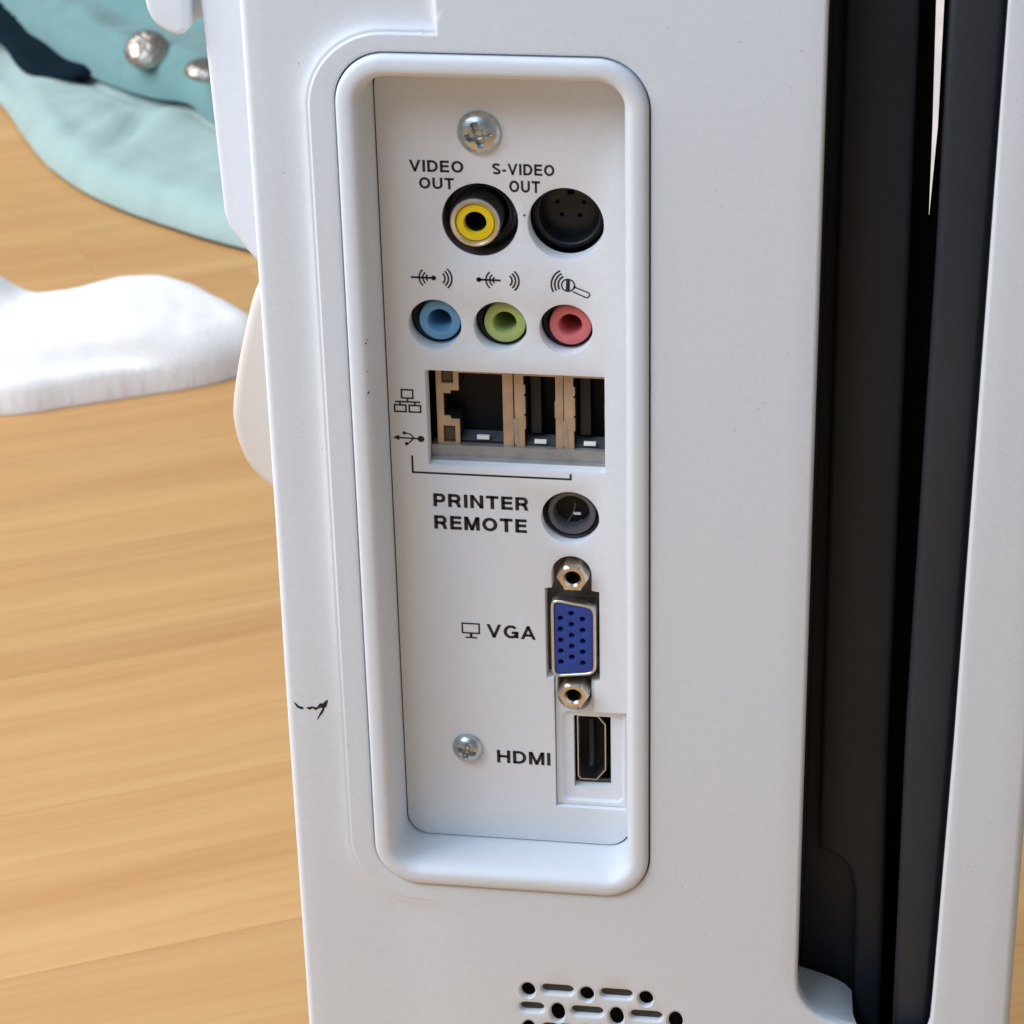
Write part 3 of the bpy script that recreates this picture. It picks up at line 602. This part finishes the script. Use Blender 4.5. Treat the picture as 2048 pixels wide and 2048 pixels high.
# ------------------------------------------------------------------ things on the floor
def heap(outline, hfun, step, skirt=0., extra=None):
    """draped cloth: height hfun(x, y, distance to the outline[, distance to extra]) with a hem skirt mm thick"""
    v, f = fill(outline, (), grid(outline, step, (), step * .6))
    d = dist(outline, v); e = dist(extra, v) if extra else d
    V = [(x, y, hfun(x, y, dd, ee)) for (x, y), dd, ee in zip(v, d, e)]; F = [tuple(q) for q in f]
    if skirt:
        top = [(x, y, hfun(x, y, 0., ee)) for (x, y), ee in zip(outline, dist(extra, outline) if extra else [0.] * len(outline))]
        F2 = rings([top, [(x, y, z - skirt) for x, y, z in top]])
        V, F = join((V, F), F2)
    return V, F
def nz(x, y, s, seed=0): return noise.noise(Vector((x / s, y / s, seed)))
def dome(d, R): t = max(0, 1 - d / R); return math.sqrt(max(0, 1 - t * t))

# sock
so = bez([(-330, 388), (-290, 376), (-237, 381), (-214, 391), (-192, 402), (-178, 409), (-166, 418), (-156, 432), (-158, 448), (-174, 464), (-200, 476), (-232, 470), (-258, 468), (-300, 462), (-335, 450)], 14)
def sock_h(x, y, d, _):
    H = 12.5 + 6.0 * math.exp(-((x + 207) / 30) ** 2) + 9 * math.exp(-((x + 264) / 9) ** 2) * math.exp(-((y - 458) / 26) ** 2)
    body = H * dome(d, 15)
    cy = 396.5 + (x + 250) * .17           # crease between the folded lower layer and the rest
    s = y - cy; m_ = 1 / (1 + math.exp((x + 192) / 9))
    roll = 10 * dome(d, 6.5) + .04 * d
    k = 1 / (1 + math.exp(-(s - 4) / 2.0))
    h2 = roll * (1 - k) + max(body, roll) * k - 8.0 * math.exp(-((s - .5) / 3.2) ** 2) * min(1, d / 8)
    h = body * (1 - m_) + h2 * m_
    h += (1.3 * nz(x, y, 26, 1) + .5 * nz(x, y, 9, 2) + .10 * nz(x, y, 1.7, 3)) * min(1, d / 6)
    return h + .8
sock = obj('sock', heap(so, sock_h, 1.5, .7), M_sock, None, (0, 0, -FZ), smooth=80)
sock['label'] = 'crumpled white knit sock lying on the wooden floor behind the housing'; sock['category'] = 'sock'

# mint garment
jk = thing('jacket', (-250, 700, -FZ), 'crumpled mint green cotton jacket with hammered silver snaps on the floor', 'jacket')
lo = bez([(-470, 900), (-400, 770), (-366, 726), (-340, 698), (-315, 655), (-296, 624), (-274, 596), (-249, 573), (-220, 553), (-192, 537), (-150, 520), (-100, 540), (-60, 640), (-60, 900), (-250, 1010)], 8)
fold = [(-353, 760), (-331, 704), (-305, 649), (-271, 582)]
def side(x, y):
    best = None
    for a, b in zip(fold[:-1], fold[1:]):
        ab = Vector(b) - Vector(a); t = max(0, min(1, (Vector((x, y)) - Vector(a)).dot(ab) / ab.dot(ab))); q = Vector(a) + ab * t
        dd = (Vector((x, y)) - q); s = dd.length * (1 if ab.x * (y - a[1]) - ab.y * (x - a[0]) > 0 else -1)
        if best is None or abs(s) < abs(best): best = s
    return best
fp = bez([(-430, 930), (-398, 845), (-367, 790), (-335, 745), (-306, 712), (-283, 692), (-263, 678), (-245, 669), (-235, 657), (-221, 643), (-190, 622), (-120, 600), (-70, 680), (-80, 900), (-250, 1000)], 8)
def low_h(x, y, d, e):
    h = 3.2 + 5 * dome(d, 5); s = side(x, y)
    h += 4.5 / (1 + math.exp(-s / 1.5)) * min(1, d / 10) if s is not None else 0
    h += (5 * nz(x + 40, y, 60, 5) + 4.5 * abs(nz(x * .8 + y * .6, y * .8 - x * .6, 26, 6)) + .5 * nz(x, y, 9, 7)) * min(1, d / 25)
    h -= 6 * math.exp(-e / 7) * min(1, d / 10)
    h -= 5 * math.exp(-((x + 262) / 6) ** 2 - ((y - 640) / 26) ** 2) 
    h -= 3 * math.exp(-(((x + 285) - (y - 640) * .4) / 4) ** 2 - ((y - 650) / 24) ** 2)
    return h
obj('body_panel', heap(lo, low_h, 4.0, 1.3, fp), M_mint, jk, (0, 0, -FZ), smooth=80)
obj('gap_shadow', heap(bez([(-460, 870), (-395, 800), (-356, 750), (-334, 712), (-320, 702), (-303, 700), (-300, 715), (-330, 770), (-400, 880)], 8), lambda x, y, d, e: 14.5 + 2 * dome(d, 6) + 2 * nz(x, y, 30, 12), 3.5, 1.), M_navy, jk, (0, 0, -FZ), smooth=80)  # dark sheet shaped as the deep shadow gap beneath the placket
def flap_h(x, y, d, e):
    h = 13 + 18 * dome(d, 16) + (8 * nz(x, y, 50, 9) + 5.0 * abs(nz(x * .6 + y * .5, y * .7 - x * .6, 22, 10))) * min(1, d / 20)
    s = (x + 226) * .6 + (y - 660) * .8; h += 3 * math.exp(-(s / 9) ** 2)
    h -= 9 * math.exp(-(((x + 262) * .5 + (y - 735) * .87) / 12) ** 2)
    h -= 3.0 * math.exp(-((d - 8) / 2.2) ** 2)
    return h
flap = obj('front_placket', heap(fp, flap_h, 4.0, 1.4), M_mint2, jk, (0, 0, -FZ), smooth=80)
def snap():
    prof = [(.01, -4.6), (3, -4.5), (6, -3.9), (8.4, -2.6), (9.7, -.8), (9.9, .4), (9.2, 1.2)]
    v, f = rings([[(r * math.cos(2 * math.pi * k / 36), r * math.sin(2 * math.pi * k / 36), -y + .35 * noise.noise(Vector((r * math.cos(2 * math.pi * k / 36) / 3, r * math.sin(2 * math.pi * k / 36) / 3, 4)))) for k in range(36)] for r, y in prof])
    return v, f
sn = obj('snap', snap(), M_snap, flap, (-266, 686, -FZ + 32), smooth=60); sn.rotation_euler = (math.radians(38), math.radians(4), .1)
s2 = sn.copy(); C.objects.link(s2); s2.parent = flap; s2.location = Vector((-.2300, .6510, .0345)); s2.rotation_euler = (math.radians(8), 0, 1); 

d_ = disc(1.4, 0, 12)
obj('eyelet', ([(a, c, 0) for a, b, c in d_[0]], d_[1]), M_navy, jk, (-236, 598, -FZ + 12.5), smooth=0)
# pale cloth added beyond, so that the slit reads bright
pc = obj('cloth', heap(bez([(20, 600), (80, 560), (200, 540), (380, 600), (380, 860), (150, 880), (20, 850)], 6), lambda x, y, d, e: 22 * dome(d, 20) + 5 * nz(x, y, 40, 3) * min(1, d / 20), 9), M_pale, None, (0, 0, -FZ), smooth=80)
pc['label'] = 'pale pinkish cloth added on the floor to brighten the slit between the black strips'; pc['category'] = 'cloth'
